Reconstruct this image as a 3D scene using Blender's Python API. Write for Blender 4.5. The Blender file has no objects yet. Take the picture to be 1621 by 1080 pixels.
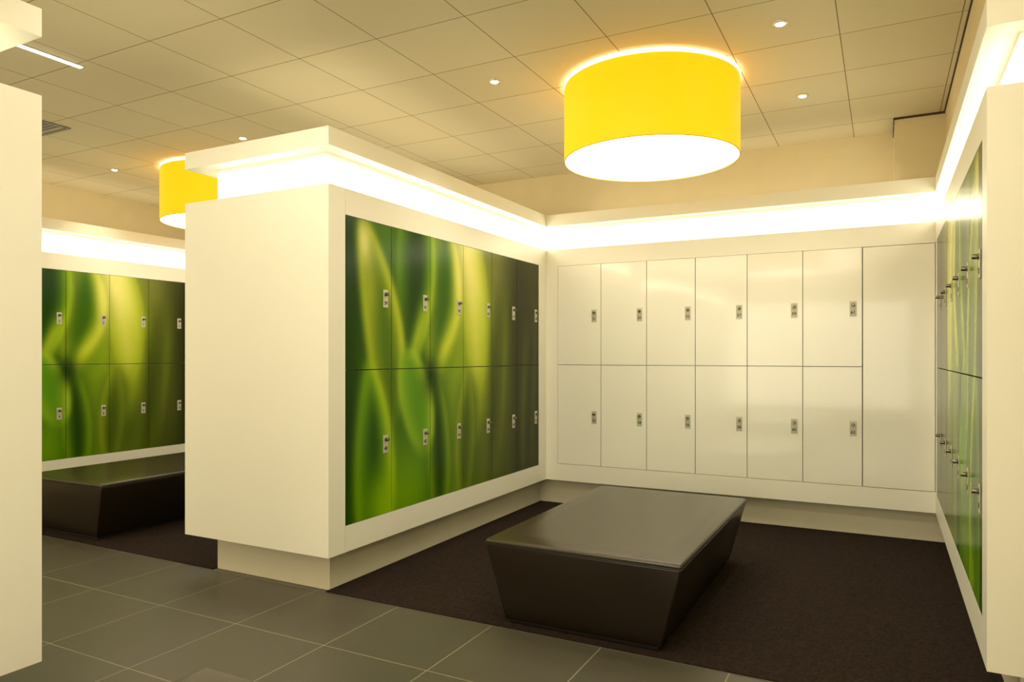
import bpy, bmesh, math, numpy as np
from mathutils import Matrix, Vector

C = bpy.context
sc = C.scene
sc.view_settings.view_transform = 'Standard'
sc.view_settings.look = 'None'
sc.view_settings.exposure = 0.38
COL = sc.collection

def lin(r, g, b):
    o = []
    for c in (r, g, b):
        c = c / 255.0
        o.append(c / 12.92 if c <= 0.04045 else ((c + 0.055) / 1.055) ** 2.4)
    return (o[0], o[1], o[2], 1.0)

# ------------------------------------------------------------------ materials
def new_mat(name):
    m = bpy.data.materials.new(name)
    m.use_nodes = True
    nt = m.node_tree
    b = nt.nodes['Principled BSDF']
    return m, nt, b

def simple(name, col, rough=0.5, metal=0.0, noise=0.04, nscale=6.0, bump=0.0, bscale=200.0, coat=0.0, spec=0.5):
    m, nt, b = new_mat(name)
    geo = nt.nodes.new('ShaderNodeNewGeometry')
    n = nt.nodes.new('ShaderNodeTexNoise')
    n.inputs['Scale'].default_value = nscale
    n.inputs['Detail'].default_value = 4
    nt.links.new(geo.outputs['Position'], n.inputs['Vector'])
    mr = nt.nodes.new('ShaderNodeMapRange')
    mr.inputs['From Min'].default_value = 0.3
    mr.inputs['From Max'].default_value = 0.7
    mr.inputs['To Min'].default_value = 1 - noise
    mr.inputs['To Max'].default_value = 1 + noise
    nt.links.new(n.outputs['Fac'], mr.inputs['Value'])
    mx = nt.nodes.new('ShaderNodeVectorMath'); mx.operation = 'SCALE'
    mx.inputs[0].default_value = col[:3]
    nt.links.new(mr.outputs['Result'], mx.inputs['Scale'])
    nt.links.new(mx.outputs['Vector'], b.inputs['Base Color'])
    b.inputs['Roughness'].default_value = rough
    b.inputs['Metallic'].default_value = metal
    b.inputs['Specular IOR Level'].default_value = spec
    b.inputs['Coat Weight'].default_value = coat
    if bump > 0:
        n2 = nt.nodes.new('ShaderNodeTexNoise')
        n2.inputs['Scale'].default_value = bscale
        n2.inputs['Detail'].default_value = 3
        nt.links.new(geo.outputs['Position'], n2.inputs['Vector'])
        bp = nt.nodes.new('ShaderNodeBump')
        bp.inputs['Strength'].default_value = bump
        bp.inputs['Distance'].default_value = 0.002
        nt.links.new(n2.outputs['Fac'], bp.inputs['Height'])
        nt.links.new(bp.outputs['Normal'], b.inputs['Normal'])
    return m

def emit(name, col, strength, base=None):
    m, nt, b = new_mat(name)
    b.inputs['Base Color'].default_value = base or (0.8, 0.8, 0.8, 1)
    b.inputs['Emission Color'].default_value = col
    b.inputs['Emission Strength'].default_value = strength
    b.inputs['Roughness'].default_value = 0.6
    return m

def grid_mat(name, base, line, x0, px, y0, py, w, rough, var=0.06, noise=0.05, nscale=3.0, bump=0.0, spec=0.5):
    m, nt, b = new_mat(name)
    L = nt.links.new
    geo = nt.nodes.new('ShaderNodeNewGeometry')
    sep = nt.nodes.new('ShaderNodeSeparateXYZ')
    L(geo.outputs['Position'], sep.inputs[0])
    def M(op, a, v=None):
        n = nt.nodes.new('ShaderNodeMath'); n.operation = op
        if hasattr(a, 'is_linked') or hasattr(a, 'links'):
            L(a, n.inputs[0])
        else:
            n.inputs[0].default_value = a
        if v is not None:
            if isinstance(v, (int, float)):
                n.inputs[1].default_value = v
            else:
                L(v, n.inputs[1])
        return n.outputs[0]
    masks = []; cells = []
    for out, o, p in ((sep.outputs['X'], x0, px), (sep.outputs['Y'], y0, py)):
        q = M('DIVIDE', M('SUBTRACT', out, o), p)
        q = M('ADD', q, 50.0)
        fr = M('FRACT', q)
        a = M('ABSOLUTE', M('SUBTRACT', fr, 0.5))
        masks.append(M('GREATER_THAN', a, 0.5 - w / (2 * p)))
        cells.append(M('FLOOR', q))
    mask = M('MAXIMUM', masks[0], masks[1])
    cmb = nt.nodes.new('ShaderNodeCombineXYZ')
    L(cells[0], cmb.inputs[0]); L(cells[1], cmb.inputs[1])
    wn = nt.nodes.new('ShaderNodeTexWhiteNoise'); L(cmb.outputs[0], wn.inputs['Vector'])
    mr = nt.nodes.new('ShaderNodeMapRange')
    mr.inputs['To Min'].default_value = 1 - var; mr.inputs['To Max'].default_value = 1 + var
    L(wn.outputs['Value'], mr.inputs['Value'])
    n = nt.nodes.new('ShaderNodeTexNoise'); n.inputs['Scale'].default_value = nscale; n.inputs['Detail'].default_value = 6
    L(geo.outputs['Position'], n.inputs['Vector'])
    mr2 = nt.nodes.new('ShaderNodeMapRange')
    mr2.inputs['To Min'].default_value = 1 - noise; mr2.inputs['To Max'].default_value = 1 + noise
    L(n.outputs['Fac'], mr2.inputs['Value'])
    k = M('MULTIPLY', mr.outputs['Result'], mr2.outputs['Result'])
    vm = nt.nodes.new('ShaderNodeVectorMath'); vm.operation = 'SCALE'
    vm.inputs[0].default_value = base[:3]
    L(k, vm.inputs['Scale'])
    mix = nt.nodes.new('ShaderNodeMix'); mix.data_type = 'RGBA'
    L(mask, mix.inputs['Factor']); L(vm.outputs['Vector'], mix.inputs['A'])
    mix.inputs['B'].default_value = line
    L(mix.outputs['Result'], b.inputs['Base Color'])
    b.inputs['Roughness'].default_value = rough
    b.inputs['Specular IOR Level'].default_value = spec
    return m

WARM = (1.0, 0.91, 0.68, 1)
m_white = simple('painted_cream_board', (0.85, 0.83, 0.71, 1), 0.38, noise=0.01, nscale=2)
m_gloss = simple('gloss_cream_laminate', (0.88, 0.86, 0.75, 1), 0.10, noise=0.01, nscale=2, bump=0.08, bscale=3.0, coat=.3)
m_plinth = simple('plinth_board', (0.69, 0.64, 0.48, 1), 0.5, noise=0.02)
m_wall = simple('wall_paint', (0.76, 0.67, 0.44, 1), 0.8, noise=0.02)
m_carcass = simple('locker_carcass', (0.52, 0.49, 0.34, 1), 0.6, noise=0.02)
m_ceiling = grid_mat('ceiling_panels', (0.77, 0.69, 0.48, 1), (0.27, 0.21, 0.11, 1), -0.233, 0.617, 2.81, 0.61, 0.006, 0.75, var=0.02, noise=0.02, nscale=1.5, spec=0.15)
m_floor = grid_mat('floor_tiles', lin(82, 78, 65), lin(148, 141, 118), -0.627, 0.62, 3.35, 0.62, 0.005, 0.38, var=0.04, noise=0.08, nscale=5, spec=.4)
m_carpet = simple('brown_carpet', lin(43, 33, 27), 0.95, noise=0.45, nscale=75, bump=1.0, bscale=350, spec=0.1)
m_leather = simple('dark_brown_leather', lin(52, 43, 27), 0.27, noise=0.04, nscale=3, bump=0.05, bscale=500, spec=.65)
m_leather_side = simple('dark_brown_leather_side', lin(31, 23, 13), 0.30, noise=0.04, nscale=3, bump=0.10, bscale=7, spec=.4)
m_black = simple('black_plinth', lin(20, 15, 11), 0.6)
m_plate = simple('brushed_nickel_plate', lin(190, 186, 165), 0.4, metal=0.1, noise=0.03, nscale=60)
m_knob = simple('dark_chrome_knob', lin(120, 115, 100), 0.25, metal=0.9, noise=0.03)
m_ink = simple('black_print', lin(35, 32, 26), 0.6)
m_shade = emit('yellow_fabric', lin(255, 197, 0), 0.50, base=lin(250, 192, 0))
m_shade_edge = simple('golden_shade_trim', lin(245, 195, 20), 0.6)
m_diff = emit('lamp_diffuser', (1, 0.94, 0.77, 1), 4.0)
m_ring = emit('ceiling_glow', (1, 0.92, 0.66, 1), 1.3)
m_spot = emit('spot_lens', (1, 0.97, 0.9, 1), 60)
m_lin = emit('linear_lens', (1, 0.93, 0.75, 1), 6)
m_trim = simple('downlight_trim', lin(215, 208, 180), 0.25, metal=0.4)
m_gap = simple('dark_shadow_gap', lin(70, 56, 36), 0.8)
m_vent = simple('grey_vent', lin(120, 118, 105), 0.5)

# cove wall made to glow; light falloff with height painted into its emission
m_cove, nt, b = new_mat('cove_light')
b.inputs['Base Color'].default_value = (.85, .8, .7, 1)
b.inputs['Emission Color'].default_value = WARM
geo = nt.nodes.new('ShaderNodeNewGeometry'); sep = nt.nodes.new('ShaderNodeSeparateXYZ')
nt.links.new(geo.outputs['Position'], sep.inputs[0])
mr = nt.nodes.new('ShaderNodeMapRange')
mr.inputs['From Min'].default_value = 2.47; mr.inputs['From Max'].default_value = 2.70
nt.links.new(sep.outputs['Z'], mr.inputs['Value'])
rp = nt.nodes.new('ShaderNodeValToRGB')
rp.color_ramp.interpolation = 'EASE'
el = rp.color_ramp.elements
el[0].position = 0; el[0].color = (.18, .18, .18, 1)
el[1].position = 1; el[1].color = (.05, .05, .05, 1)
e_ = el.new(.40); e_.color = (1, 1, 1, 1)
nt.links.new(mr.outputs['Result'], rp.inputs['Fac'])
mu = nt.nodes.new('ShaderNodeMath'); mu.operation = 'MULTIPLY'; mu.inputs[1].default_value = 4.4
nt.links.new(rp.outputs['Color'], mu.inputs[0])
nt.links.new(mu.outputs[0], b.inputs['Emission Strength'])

m_green, nt, b = new_mat('green_petal_print')
at = nt.nodes.new('ShaderNodeAttribute'); at.attribute_name = 'Col'
nt.links.new(at.outputs['Color'], b.inputs['Base Color'])
b.inputs['Roughness'].default_value = 0.22
b.inputs['Specular IOR Level'].default_value = 0.12

# ------------------------------------------------------------------ helpers
def finish(ob, name_label=None, category=None, kind=None, group=None):
    if name_label: ob['label'] = name_label
    if category: ob['category'] = category
    if kind: ob['kind'] = kind
    if group: ob['group'] = group
    return ob

def boxes(name, lst, mat, origin=None, bevel=0.0, parent=None):
    arr = np.array([[min(a, b_), max(a, b_), min(c, d), max(c, d), min(e, f), max(e, f)] for a, b_, c, d, e, f in lst])
    if origin is None:
        origin = ((arr[:, 0].min() + arr[:, 1].max()) / 2, (arr[:, 2].min() + arr[:, 3].max()) / 2, arr[:, 4].min())
    V = []; F = []
    for x0, x1, y0, y1, z0, z1 in arr:
        i = len(V)
        for x, y, z in ((x0, y0, z0), (x1, y0, z0), (x1, y1, z0), (x0, y1, z0), (x0, y0, z1), (x1, y0, z1), (x1, y1, z1), (x0, y1, z1)):
            V.append((x - origin[0], y - origin[1], z - origin[2]))
        for f in ((0, 3, 2, 1), (4, 5, 6, 7), (0, 1, 5, 4), (1, 2, 6, 5), (2, 3, 7, 6), (3, 0, 4, 7)):
            F.append(tuple(i + k for k in f))
    me = bpy.data.meshes.new(name)
    me.from_pydata(V, [], F); me.update()
    if bevel > 0:
        bm = bmesh.new(); bm.from_mesh(me)
        bmesh.ops.bevel(bm, geom=bm.edges[:], offset=bevel, segments=2, affect='EDGES', profile=0.5)
        bm.to_mesh(me); bm.free()
    me.materials.append(mat)
    ob = bpy.data.objects.new(name, me)
    COL.objects.link(ob)
    if parent is not None:
        ob.parent = parent
        ob.location = Vector(origin) - parent.location
    else:
        ob.location = origin
    return ob

def lathe(name, prof, mat, seg=48, parent=None, loc=(0, 0, 0), smooth=True, axis='Z'):
    V = []; F = []
    n = len(prof)
    for k in range(seg):
        a = 2 * math.pi * k / seg
        for r, z in prof:
            V.append((r * math.cos(a), r * math.sin(a), z))
    for k in range(seg):
        k2 = (k + 1) % seg
        for j in range(n - 1):
            F.append((k * n + j, k2 * n + j, k2 * n + j + 1, k * n + j + 1))
    me = bpy.data.meshes.new(name); me.from_pydata(V, [], F)
    bm = bmesh.new(); bm.from_mesh(me)
    bmesh.ops.remove_doubles(bm, verts=bm.verts, dist=1e-6)
    bmesh.ops.recalc_face_normals(bm, faces=bm.faces)
    bm.to_mesh(me); bm.free()
    if axis == 'Y':
        me.transform(Matrix.Rotation(math.radians(90), 4, 'X'))
    if smooth:
        for p in me.polygons: p.use_smooth = True
        me.set_sharp_from_angle(angle=math.radians(35))
    me.materials.append(mat)
    ob = bpy.data.objects.new(name, me); COL.objects.link(ob)
    ob.parent = parent; ob.location = loc
    return ob

def empty(name, loc, rot=0.0):
    e = bpy.data.objects.new(name, None)
    e.empty_display_size = 0.1
    e.location = loc; e.rotation_euler[2] = rot
    COL.objects.link(e)
    return e

# ------------------------------------------------------------------ dimensions
XL, XR = -2.911, 0.345       # bay faces
XA = -4.167                  # far side of the end partition
X2 = -7.32                   # face of neighbouring bay
YF, YB, YW = 3.237, 6.30, 6.88
CEIL = 3.35
ZB, ZL, ZT, ZF, ZC, ZTOP = 0.25, 0.41, 2.31, 2.47, 2.70, 2.81
XWL, XWR, YN = -8.2, 0.95, -3.3
REC = 0.12
CAV = 0.55

# ------------------------------------------------------------------ room
def struct(name, lst, mat):
    o = boxes(name, lst, mat); o['kind'] = 'structure'; return o
struct('floor', [(XWL - .1, XWR + .1, YN - .1, YW + .1, -0.1, 0)], m_floor)
struct('ceiling', [(XWL - .1, XWR + .1, YN - .1, YW + .1, CEIL, CEIL + .1)], m_ceiling)
struct('wall_back', [(XWL - .1, XWR + .1, YW, YW + .1, 0, CEIL)], m_wall)
struct('wall_left', [(XWL - .1, XWL, YN, YW, 0, CEIL)], m_wall)
struct('wall_right', [(XWR, XWR + .1, YN, YW, 0, CEIL)], m_wall)
struct('wall_front', [(XWL - .1, XWR + .1, YN - .1, YN, 0, CEIL)], m_wall)
struct('trim_1', [(0.07, 0.42, 6.48, YW, ZTOP, CEIL - .015)], m_wall)
struct('trim_2', [(0.42, XWR, YF + .1, YW, ZTOP, CEIL)], m_wall)
struct('trim_3', [(0.410, 0.42, YF + .1, 6.48, CEIL - 0.005, CEIL), (0.064, 0.42, 6.472, 6.48, CEIL - .015, CEIL), (0.064, 0.07, 6.472, YW, CEIL - 0.05, CEIL)], m_gap)
c1 = struct('floor_carpet', [(XL - .125, XR + .125, 3.35, YB + .13, 0, 0.006)], m_carpet)
c2 = struct('floor_carpet', [(X2 - .125, XA + .135, 3.35, YB + .13, 0, 0.006)], m_carpet)

# ------------------------------------------------------------------ partitions
def partition(x0, x1, y0, y1, face, label):
    B = []
    if face == 1:
        B = [(x0, x1, y0, y0 + .148, ZB, ZF), (x0, x1 - CAV, y0 + .151, y1, ZB, ZF),
             (x1 - CAV, x1, y0 + .151, y1, ZT, ZF), (x1 - CAV, x1, y0 + .151, y1, ZB, ZL),
             (x1 - CAV, x1, 6.13, y1, ZL, ZT)]
    elif face == -1:
        B = [(x0, x1, y0, y0 + .148, ZB, ZF), (x0 + CAV, x1, y0 + .151, y1, ZB, ZF),
             (x0, x0 + CAV, y0 + .151, y1, ZT, ZF), (x0, x0 + CAV, y0 + .151, y1, ZB, ZL),
             (x0, x0 + CAV, 6.13, y1, ZL, ZT)]
    elif face == 'B':
        B = [(x0, x1, y0, y1, ZT, ZF), (x0, x1, y0, y1, ZB, ZL), (x0, x0 + .122, y0, y1, ZL, ZT),
             (x0 + .122, x1, y0 + .52, y1, ZL, ZT), (-.153, x1, y0 + .03, y0 + .52, ZL, ZT)]
    else:
        B = [(x0, x1, y0, y1, ZB, ZF)]
    return B

def add_partition(body, plinth, cove, slab, label):
    o = boxes('locker_partition', body, m_white)
    finish(o, label, 'partition')
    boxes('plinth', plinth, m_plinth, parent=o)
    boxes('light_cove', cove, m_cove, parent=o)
    boxes('cornice', slab, m_white, parent=o)
    return o

pA = add_partition(partition(XA, XL, YF, YW, 1, ''),
    [(XA + .137, XL - .124, 3.387, YW, 0, ZB)],
    [(XA + .175, XL - REC, YF + REC, YW, ZF, ZC)],
    [(XA, XL, YF, YW, ZC, ZTOP)],
    "cream freestanding locker partition with glowing cornice and recessed plinth")
pB = add_partition(partition(XL, XR, YB, YW, 'B', ''),
    [(XL - .124, XR + .125, YB + .13, YW, 0, ZB)],
    [(XL - REC, XR + REC, YB + REC, YW, ZF, ZC)],
    [(XL, XR, YB, YW, ZC, ZTOP)],
    "cream locker surround along the back wall with lit cornice")
fp = boxes('filler_panel', [(-.150, XR - .004, YB, YB + .028, ZL + .004, ZT - .004)], m_gloss, parent=pB, bevel=.001)
pR = add_partition(partition(XR, XWR, YF, YW, -1, ''),
    [(XR + .125, XWR, 3.387, YW, 0, ZB)],
    [(XR + REC, XWR, YF + REC, YW, ZF, ZC)],
    [(XR, XWR, YF, YW, ZC, ZTOP)],
    "cream locker surround along the side wall with lit cornice")
pL = add_partition(partition(XWL, X2, YF, YW, 1, ''),
    [(XWL, X2 - .125, 3.387, YW, 0, ZB)],
    [(XWL, X2 - REC, YF + REC, YW, ZF, ZC)],
    [(XWL, X2, YF, YW, ZC, ZTOP)],
    "cream locker surround in the neighbouring bay with lit cornice")
pLB = add_partition([(X2, XA, YB, YW, ZB, ZF)],
    [(X2 - .125, XA + .137, YB + .13, YW, 0, ZB)],
    [(X2 - REC, XA + .175, YB + REC, YW, ZF, ZC)],
    [(X2, XA, YB, YW, ZC, ZTOP)],
    "cream back partition of the neighbouring bay with lit cornice")
YN1 = 1.63
pN = add_partition([(XA, XL - .02, YN, YN1, ZB, ZF)],
    [(XA + .137, XL - .15, YN, YN1 - .15, 0, ZB)],
    [(XA + .14, XL - .16, YN, YN1 - .14, ZF, ZC)],
    [(XA, XL - .02, YN, YN1, ZC, ZTOP)],
    "plain cream end of a locker partition across the aisle with lit cornice")
pNR = add_partition([(.42, XWR, YN, 1.5, ZB, ZF)],
    [(.55, XWR, YN, 1.35, 0, ZB)],
    [(.54, XWR, YN, 1.38, ZF, ZC)],
    [(.42, XWR, YN, 1.5, ZC, ZTOP)],
    "cream side partition across the aisle with lit cornice")

# ------------------------------------------------------------------ green print
def bez(a, b_, c, u): return (1 - u) ** 2 * a + 2 * u * (1 - u) * b_ + u ** 2 * c
def green_raw(S, T):
    S0, T0 = S.copy(), T.copy()
    S = S0 + 0.05 * np.sin(2.6 * T0 + 1.0) + 0.03 * np.sin(2.3 * S0 + 3.0 * T0)
    T = T0 + 0.05 * np.sin(2.0 * S0 + .4)
    xs = np.array([0, .5, 1.0, 1.6, 2.2, 2.8, 3.4, 4.0, 4.5, 5.1, 6.0])
    cs = np.array([(30, 62, 2), (62, 104, 5), (76, 120, 7), (52, 96, 5), (84, 122, 10), (132, 160, 24), (138, 154, 30), (94, 108, 22), (64, 74, 18), (46, 52, 16), (52, 60, 22)], float)
    col = np.stack([np.interp(S, xs, cs[:, k]) for k in range(3)], -1)
    def blob(s, t, rs, rt, c, a=1.0, p=2.0):
        nonlocal col
        g = a * np.exp(-(np.abs((S - s) / rs) ** p + np.abs((T - t) / rt) ** p))
        col = col * (1 - g[..., None]) + np.array(c, float) * g[..., None]
    def petal(t0, t1, sa, sb, sc_, W, rim, fill, core, rw=.16, a=.8, b2=.8, soft=.10, rl=1.0, rr=1.0, al=1.0, fade=.18, core_s=0.0):
        """soft translucent petal: lit rim, body gradient, darker heart"""
        nonlocal col
        u = (T - t0) / (t1 - t0)
        ok = (u > 0) & (u < 1)
        uc = np.clip(u, 1e-4, 1 - 1e-4)
        ax = bez(sa, sb, sc_, uc)
        m = a / (a + b2)
        w = W * (uc ** a * (1 - uc) ** b2) / (m ** a * (1 - m) ** b2)
        dd = S - ax
        d = w - np.sqrt(dd * dd + .002)
        al_ = np.clip(d / soft * .5 + .5, 0, 1)
        al_ = al_ * al_ * (3 - 2 * al_) * ok * al * np.clip(u / fade, 0, 1) * np.clip((1 - u) / .05, 0, 1)
        q = np.clip(d / (W * .9), 0, 1)
        q = (q * q * (3 - 2 * q))[..., None]
        body = np.array(fill, float) * (1 - q) + np.array(core, float) * q
        side = rl + (rr - rl) / (1 + np.exp(-(dd - core_s) / .06))
        g = (np.exp(-(np.clip(d, 0, 9) / rw) ** 1.5) * side)[..., None]
        body = body * (1 - g) + np.array(rim, float) * g
        sh = (.42 * np.exp(-(np.clip(-d, 0, 9) / .12) ** 1.2) * ok * (d < 0) * np.clip(u / .3, 0, 1) * np.clip((1 - u) / .2, 0, 1))[..., None]
        col = col * (1 - sh) + np.array((22, 50, 2), float) * sh
        col = col * (1 - al_[..., None]) + body * al_[..., None]
    def streak(s0, sm, s1, t0, t1, w, c, a=1.0):
        nonlocal col
        u = (T - t0) / (t1 - t0)
        uc = np.clip(u, 0, 1)
        ax = bez(s0, sm, s1, uc)
        e = np.sin(np.pi * uc) ** .9
        ww = w * (.6 + .8 * uc)
        g = a * np.exp(-((S - ax) / ww) ** 2) * e
        col = col * (1 - g[..., None]) + np.array(c, float) * g[..., None]
    blob(.05, 1.8, .30, .5, (28, 60, 2), .9)
    blob(4.1, 1.9, .5, .30, (132, 130, 66), .6)
    blob(4.95, 1.35, .50, .6, (38, 38, 14), .75)
    blob(5.8, 1.85, .5, .4, (72, 70, 36), .5)
    blob(4.6, .7, .30, .8, (88, 102, 22), .5)
    blob(1.6, .15, 1.2, .45, (92, 138, 8), .75)
    blob(3.5, .3, .5, .5, (64, 84, 10), .7)
    petal(.75, 2.5, 3.45, 3.45, 3.1, .52, (180, 196, 46), (172, 186, 46), (208, 210, 90), rw=.2, soft=.28, rl=.6, rr=.3)
    blob(3.1, 1.88, .38, .34, (238, 232, 142), .9)
    petal(.85, 2.25, 2.0, 2.55, 2.35, .50, (222, 222, 84), (134, 162, 22), (54, 96, 4), rw=.18, rl=.25, rr=.95, soft=.12, core_s=.05)
    blob(2.78, 1.72, .17, .3, (234, 228, 126), .75)
    petal(.80, 2.6, 1.35, 1.75, 1.55, .50, (170, 198, 34), (74, 120, 6), (24, 58, 2), rw=.17, rl=.3, rr=.85, soft=.12)
    petal(.62, 2.08, 1.05, .80, .36, .46, (212, 216, 58), (130, 154, 18), (78, 110, 8), rw=.13, rl=.55, rr=.95, a=.55, b2=.65, soft=.10)
    blob(.38, 1.90, .15, .13, (244, 236, 168), .9)
    blob(.48, 1.62, .17, .3, (182, 190, 52), .5)
    streak(1.15, 1.6, 1.95, .75, 1.55, .15, (196, 216, 44), .7)
    streak(1.9, 2.3, 2.9, .55, 1.5, .17, (198, 212, 46), .7)
    streak(3.35, 3.75, 3.5, .2, 1.7, .19, (168, 186, 32), .55)
    streak(3.9, 4.15, 4.0, -.2, 1.5, .16, (46, 56, 8), .6)
    streak(4.3, 4.6, 4.45, .1, 1.9, .15, (118, 132, 32), .55)
    streak(5.25, 5.4, 5.3, -.3, 1.5, .14, (88, 104, 32), .6)
    streak(5.75, 5.8, 5.7, -.3, 1.7, .10, (82, 96, 32), .4)
    petal(-.7, 1.15, .45, .95, .40, .44, (188, 214, 30), (78, 130, 6), (26, 66, 2), rw=.18, rl=.35, rr=.95, soft=.12)
    petal(-.4, .98, 2.2, 2.45, 2.1, .34, (150, 178, 30), (66, 106, 6), (24, 54, 2), rw=.14, rl=.6, rr=.7, soft=.12, al=.9)
    petal(.26, 1.16, 1.9, 1.72, 1.30, .44, (188, 214, 58), (122, 166, 26), (88, 140, 14), rw=.13, rl=.3, rr=.85, a=.7, b2=.6, soft=.10)
    petal(-.3, 1.05, 3.0, 3.2, 3.1, .30, (154, 170, 36), (88, 108, 14), (56, 76, 6), rw=.14, rl=.8, rr=.3, soft=.2, al=.8)
    blob(2.05, .88, .24, .15, (20, 44, 2), .85)
    blob(.06, .6, .16, .5, (22, 50, 2), .8)
    blob(.85, .10, .40, .28, (142, 186, 10), .85)
    blob(1.5, .05, .40, .3, (122, 166, 12), .6)
    return col

def green(S, T):
    acc = 0; tot = 0
    for ds, dt, wgt in ((0, 0, 1.2), (.03, 0, .8), (-.03, 0, .8), (0, .035, .8), (0, -.035, .8), (.05, .05, .35), (-.05, .05, .35), (.05, -.05, .35), (-.05, -.05, .35)):
        acc = acc + green_raw(S + ds, T + dt) * wgt; tot += wgt
    col = np.clip(acc / tot, 0, 255) / 255.0
    return np.where(col <= 0.04045, col / 12.92, ((col + 0.055) / 1.055) ** 2.4)

# ------------------------------------------------------------------ lockers
def door_mesh(w, h, green_fn=None, nx=44, nz=90, th=.019):
    x0, x1 = -w / 2, w / 2
    if green_fn is None:
        me = bpy.data.meshes.new('door')
        bm = bmesh.new()
        bmesh.ops.create_cube(bm, size=1)
        for v in bm.verts:
            v.co = Vector((v.co.x * w, (v.co.y + .5) * th, (v.co.z + .5) * h))
        bmesh.ops.bevel(bm, geom=bm.edges[:], offset=.0012, segments=2, affect='EDGES', profile=.5)
        bm.to_mesh(me); bm.free()
        me.materials.append(m_gloss)
        return me
    gx = np.linspace(x0, x1, nx); gz = np.linspace(0, h, nz)
    GX, GZ = np.meshgrid(gx, gz)
    n = nx * nz
    V = np.zeros((n, 3)); V[:, 0] = GX.ravel(); V[:, 2] = GZ.ravel()
    F = []
    for j in range(nz - 1):
        for i in range(nx - 1):
            a = j * nx + i
            F.append((a, a + 1, a + 1 + nx, a + nx))
    bx = [(x0, th, 0), (x1, th, 0), (x1, th, h), (x0, th, h)]
    V = np.vstack([V, np.array(bx), np.array([(x0, 0, 0), (x1, 0, 0), (x1, 0, h), (x0, 0, h)])])
    q = n; p = n + 4
    F += [(q, q + 3, q + 2, q + 1), (p, q, q + 1, p + 1), (p + 1, q + 1, q + 2, p + 2), (p + 2, q + 2, q + 3, p + 3), (p + 3, q + 3, q, p)]
    me = bpy.data.meshes.new('door')
    me.from_pydata([tuple(v) for v in V], [], F); me.update()
    c = green_fn(V[:, 0], V[:, 2])
    at_ = me.color_attributes.new('Col', 'FLOAT_COLOR', 'POINT')
    buf = np.ones((len(V), 4), np.float32); buf[:, :3] = c
    at_.data.foreach_set('color', buf.ravel())
    me.materials.append(m_green)
    return me

_tm = {}
def text_mesh(s):
    if s in _tm: return _tm[s]
    cu = bpy.data.curves.new('t', 'FONT'); cu.body = s; cu.size = .034
    cu.align_x = 'CENTER'; cu.align_y = 'CENTER'; cu.extrude = .0004; cu.offset = .0006
    ob = bpy.data.objects.new('t', cu); COL.objects.link(ob)
    dg = C.evaluated_depsgraph_get(); dg.update()
    me = bpy.data.meshes.new_from_object(ob.evaluated_get(dg))
    bpy.data.objects.remove(ob)
    me.transform(Matrix.Rotation(math.radians(90), 4, 'X'))
    me.materials.clear(); me.materials.append(m_ink)
    me.name = 'door_number'
    _tm[s] = me
    return me

def mk_plate():
    bm = bmesh.new(); bmesh.ops.create_cube(bm, size=1)
    for v in bm.verts: v.co = Vector((v.co.x * .050, (v.co.y - .5) * .004, v.co.z * .118))
    bmesh.ops.bevel(bm, geom=bm.edges[:], offset=.0015, segments=2, affect='EDGES', profile=.5)
    me = bpy.data.meshes.new('lock_plate'); bm.to_mesh(me); bm.free(); me.materials.append(m_plate); return me
me_plate = mk_plate()
_k = lathe('lock_knob', [(0, .026), (.0085, .026), (.0105, .023), (.0105, .006), (.013, .004), (.013, 0)], m_knob, seg=20, axis='Y')
me_knob = _k.data; bpy.data.objects.remove(_k)

def carcass_mesh(w, h, dep=.49):
    t = .012; y0 = .0205; e = .001
    a, b_ = -w / 2 + e, w / 2 - e
    o = boxes('locker', [(a, a + t, y0, dep, e, h - e), (b_ - t, b_, y0, dep, e, h - e), (a + t, b_ - t, y0, dep, e, t), (a + t, b_ - t, y0, dep, h - t, h - e), (a + t, b_ - t, dep - t, dep, t, h - t)], m_carcass, origin=(0, 0, 0))
    me = o.data; bpy.data.objects.remove(o); return me

def add_locker(loc, rot, w, h, dme, cme, num, lock_z, label, group):
    lk = bpy.data.objects.new('locker', cme); COL.objects.link(lk)
    lk.location = loc; lk.rotation_euler[2] = rot
    finish(lk, label, 'locker', group=group)
    d = bpy.data.objects.new('door', dme); COL.objects.link(d); d.parent = lk; d.location = (0, 0, .003)
    lx = w / 2 - .066
    pl = bpy.data.objects.new('lock_plate', me_plate); COL.objects.link(pl); pl.parent = d; pl.location = (lx, 0, lock_z)
    kn = bpy.data.objects.new('lock_knob', me_knob); COL.objects.link(kn); kn.parent = d; kn.location = (lx, -.004, lock_z + .030)
    tx = bpy.data.objects.new('door_number', text_mesh(num)); COL.objects.link(tx); tx.parent = d; tx.location = (lx, -.0046, lock_z - .030)
    return lk

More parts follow.
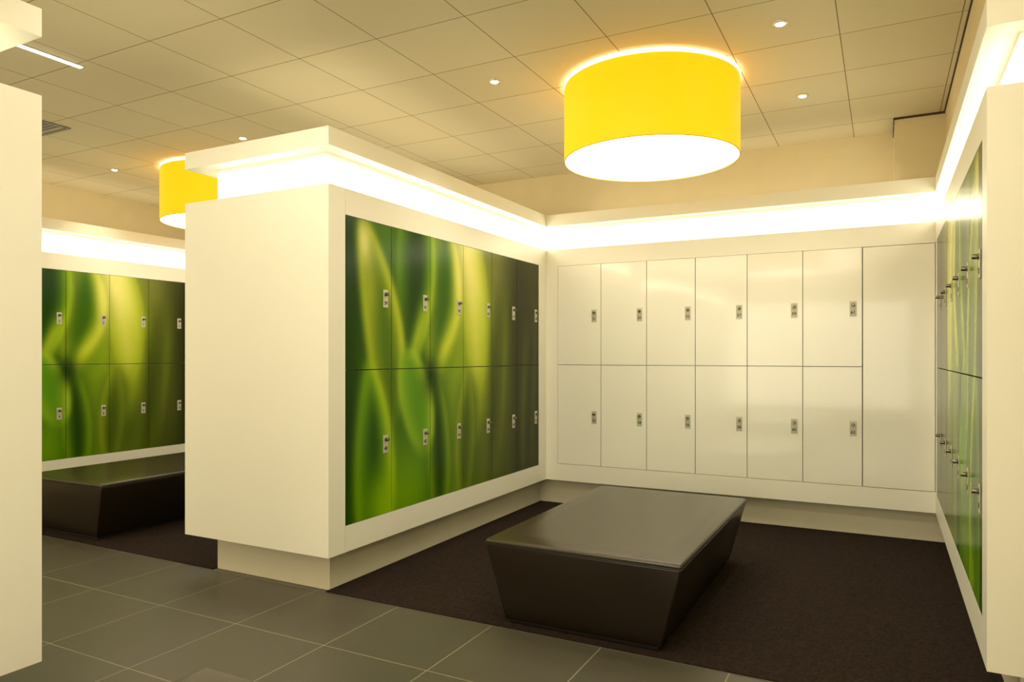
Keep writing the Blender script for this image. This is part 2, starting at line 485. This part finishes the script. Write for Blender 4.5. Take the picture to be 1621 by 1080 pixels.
H = .95
wB = (2.789 - .155) / 6
cB = carcass_mesh(wB, H); dB = door_mesh(wB - .005, H - .005)
wS = (6.13 - 3.388) / 6
cS = carcass_mesh(wS, H)
for r in range(2):
    z = ZL + r * H
    lz = (1.82 - z) if r else (.865 - z)
    for c in range(6):
        add_locker((-2.789 + wB * (c + .5), YB, z), 0, wB, H, dB, cB, str((51 if r else 52) + 2 * c), lz,
                   "glossy cream locker with nickel numbered lock plate", "cream lockers on the back wall")
for X, rot, first, grp, lab, res in (
        (XL, math.pi / 2, 39, "green petal-print lockers on the freestanding partition", "glossy locker with green petal photograph print and numbered lock", (48, 96)),
        (X2, math.pi / 2, 1, "green petal-print lockers in the neighbouring bay", "glossy green petal-print locker in the neighbouring bay", (28, 56)),
        (XR, -math.pi / 2, 63, "green petal-print lockers on the side wall", "glossy green petal-print locker beside the cream lockers", (32, 64))):
    for r in range(2):
        z = ZL + r * H
        lz = (1.82 - z) if r else (.865 - z)
        for c in range(6):
            yc = 3.388 + wS * (c + .5)
            sg = 1 if rot > 0 else -1
            fn = (lambda x, zz, c=c, r=r, sg=sg: green(c + .5 + sg * x / wS, r + zz / H))
            dm = door_mesh(wS - .006, H - .006, fn, *res)
            num = (first + (0 if r else 1)) + 2 * (c if rot > 0 else 5 - c)
            add_locker((X, yc, z), rot, wS, H, dm, cS, str(num), lz, lab, grp)

# ------------------------------------------------------------------ benches
def bench(x0, x1, y0, y1, label):
    cx, cy = (x0 + x1) / 2, (y0 + y1) / 2
    e = empty('bench', (cx, cy, 0.006)); finish(e, label, 'bench', group="upholstered changing benches")
    hx, hy = (x1 - x0) / 2, (y1 - y0) / 2
    ix, iy = .11, .035
    def frus(name, z0, z1, a0, b0, a1, b1, mat, bev, seg=3, puff=0):
        bm = bmesh.new()
        lo = [bm.verts.new((sx * a0, sy * b0, z0)) for sx, sy in ((-1, -1), (1, -1), (1, 1), (-1, 1))]
        hi = [bm.verts.new((sx * a1, sy * b1, z1)) for sx, sy in ((-1, -1), (1, -1), (1, 1), (-1, 1))]
        bm.faces.new(lo[::-1]); bm.faces.new(hi)
        for i in range(4):
            j = (i + 1) % 4
            bm.faces.new((lo[i], lo[j], hi[j], hi[i]))
        bmesh.ops.bevel(bm, geom=bm.edges[:], offset=bev, segments=seg, affect='EDGES', profile=.5)
        bm.normal_update()
        if puff:
            big = max((f for f in bm.faces if f.normal.z > .9), key=lambda f: f.calc_area())
            bmesh.ops.inset_region(bm, faces=[big], thickness=.05)
            for v in big.verts: v.co.z += puff * .7
            bmesh.ops.inset_region(bm, faces=[big], thickness=.12)
            for v in big.verts: v.co.z += puff * .3
        me = bpy.data.meshes.new(name); bm.to_mesh(me); bm.free()
        for p in me.polygons: p.use_smooth = True
        me.set_sharp_from_angle(angle=math.radians(40))
        me.materials.append(mat)
        o = bpy.data.objects.new(name, me); COL.objects.link(o); o.parent = e
        return o
    frus('base', 0, .028, hx - ix - .02, hy - iy - .02, hx - ix - .02, hy - iy - .02, m_black, .003)
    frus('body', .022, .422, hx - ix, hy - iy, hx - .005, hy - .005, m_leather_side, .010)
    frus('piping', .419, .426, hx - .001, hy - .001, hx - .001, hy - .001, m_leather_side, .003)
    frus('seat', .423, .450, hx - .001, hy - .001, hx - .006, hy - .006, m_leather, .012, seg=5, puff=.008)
    return e
bench(-1.93, -.85, 3.372, 5.17, "dark brown leather bench with tapered sides beneath the pendant")
bench(-6.41, -5.335, 3.40, 5.19, "dark brown leather bench with tapered sides in the neighbouring bay")
bench(-1.93, -.85, -.22, 1.58, "dark leather bench on the near side of the tiled aisle")

# ------------------------------------------------------------------ pendants
def pendant(x, y, label):
    e = empty('pendant_lamp', (x, y, CEIL)); finish(e, label, 'lamp', group="yellow drum ceiling lamps")
    R = .60; zt = 3.322 - CEIL; zb = 2.81 - CEIL
    lathe('lamp_shade', [(R, zb), (R, zt), (R - .006, zt), (R - .006, zb), (R, zb)], m_shade, 96, e)
    lathe('shade_trim', [(R + .001, zb - .001), (R + .001, zb + .004), (R - .005, zb + .004), (R - .005, zb - .001), (R + .001, zb - .001)], m_shade_edge, 96, e)
    lathe('diffuser', [(0, zb + .004), (R - .0065, zb + .004), (R - .0065, zb + .012), (0, zb + .012)], m_diff, 96, e)
    lathe('ceiling_glow_disc', [(0, -.001), (R + .004, -.001), (R + .004, -.008), (R, -.010), (0, -.010)], m_ring, 96, e)  # self-glowing disc standing in for ceiling lit from inside the shade
    lathe('suspension_rod', [(0, -.010), (.012, -.010), (.012, zb + .02), (0, zb + .02)], m_trim, 16, e)
    return e
pendant(-1.45, 4.87, "large yellow fabric drum pendant with white diffuser above the bench")
pendant(-6.07, 5.18, "yellow fabric drum pendant in the neighbouring bay")
pendant(-1.45, .1, "yellow fabric drum pendant across the aisle")

# ------------------------------------------------------------------ downlights
def downlight(x, y):
    e = empty('downlight', (x, y, CEIL)); finish(e, "small recessed ceiling downlight with metal trim", 'light', group="recessed downlights in the ceiling")
    lathe('trim_ring', [(.024, -.001), (.044, -.001), (.042, -.006), (.028, -.010), (.024, -.004)], m_trim, 32, e)
    lathe('lens', [(0, -.002), (.023, -.002), (.020, -.012), (0, -.016)], m_spot, 24, e)
    l = bpy.data.lights.new('spot_beam', 'SPOT'); l.energy = 26; l.color = (1, .89, .66); l.spot_size = math.radians(95); l.spot_blend = .8; l.shadow_soft_size = .03
    o = bpy.data.objects.new('spot_beam', l); COL.objects.link(o); o.parent = e; o.location = (0, 0, -.02)
for x, y in ((-.527, 4.32), (-2.39, 4.32), (-.53, 5.60), (-2.30, 5.60), (-4.96, 4.43), (-6.96, 4.58)):
    downlight(x, y)

e = empty('linear_ceiling_light', (-4.68, 2.25, CEIL)); finish(e, "slim glowing linear light set into the ceiling", 'light')
boxes('housing', [(-4.70, -4.66, 1.64, 2.86, CEIL - .006, CEIL - .001)], m_trim, parent=e)
boxes('lens', [(-4.693, -4.667, 1.65, 2.85, CEIL - .012, CEIL - .006)], m_lin, parent=e)

e = empty('air_vent', (-6.3, 3.3, CEIL)); finish(e, "grey slatted air vent in the ceiling", 'vent')
vx0, vx1, vy0, vy1 = -6.6, -6.02, 3.0, 3.58
z0, z1 = CEIL - .010, CEIL - .001
boxes('frame', [(vx0, vx1, vy0, vy0 + .02, z0, z1), (vx0, vx1, vy1 - .02, vy1, z0, z1), (vx0, vx0 + .02, vy0 + .02, vy1 - .02, z0, z1), (vx1 - .02, vx1, vy0 + .02, vy1 - .02, z0, z1)], m_vent, parent=e)
boxes('slats', [(vx0 + .02, vx1 - .02, vy0 + .03 + k * .036, vy0 + .052 + k * .036, CEIL - .007, z1) for k in range(14)], m_vent, parent=e)

# ------------------------------------------------------------------ lights
def area(name, loc, size, energy, rot=(0, 0, 0), col=(1, .91, .70), sy=None):
    l = bpy.data.lights.new(name, 'AREA'); l.energy = energy; l.color = col
    l.shape = 'RECTANGLE'; l.size = size; l.size_y = sy or size
    o = bpy.data.objects.new(name, l); COL.objects.link(o); o.location = loc; o.rotation_euler = rot
area('aisle_fill', (-2.4, -1.6, 3.3), 4.0, 36, rot=(math.radians(25), 0, 0), sy=1.2)  # added fill over the aisle and near bays, stands for no fixture
area('aisle_fill', (-1.6, 2.35, 3.3), 3.6, 34, sy=.25)
area('aisle_fill', (-5.9, 1.0, 3.3), 2.0, 36, sy=1.0)
area('front_fill', (-3.6, -3.15, 1.75), 8.8, 210, rot=(math.radians(101), 0, 0), sy=2.7)  # added frontal fill behind the camera for ceiling and front faces
UP = (math.pi, 0, 0)
area('ceiling_up_fill', (-1.3, 6.6, 2.83), 2.8, 2.4, rot=UP, sy=.4)  # unseen fills added on top of the slabs to brighten the ceiling
area('ceiling_up_fill', (-3.55, 5.0, 2.83), 1.1, 4.5, rot=UP, sy=3.4)
area('ceiling_up_fill', (-3.55, -0.6, 2.83), 1.1, 9, rot=UP, sy=4)
area('ceiling_up_fill', (-7.8, 5.0, 2.83), .6, 3.0, rot=UP, sy=3.4)

w = bpy.data.worlds.new('World'); sc.world = w; w.use_nodes = True
w.node_tree.nodes['Background'].inputs[0].default_value = (1, .9, .7, 1)
w.node_tree.nodes['Background'].inputs[1].default_value = .2

# ------------------------------------------------------------------ camera
cam = bpy.data.cameras.new('Camera'); co = bpy.data.objects.new('Camera', cam); COL.objects.link(co)
cam.sensor_width = 36; cam.lens = 1130 / 1621 * 36
cam.shift_y = 23 / 1621
cam.clip_start = .02
co.location = (0, 0, 1.45)
co.rotation_euler = (math.radians(90), 0, math.atan2(.4625, .8866))
sc.camera = co
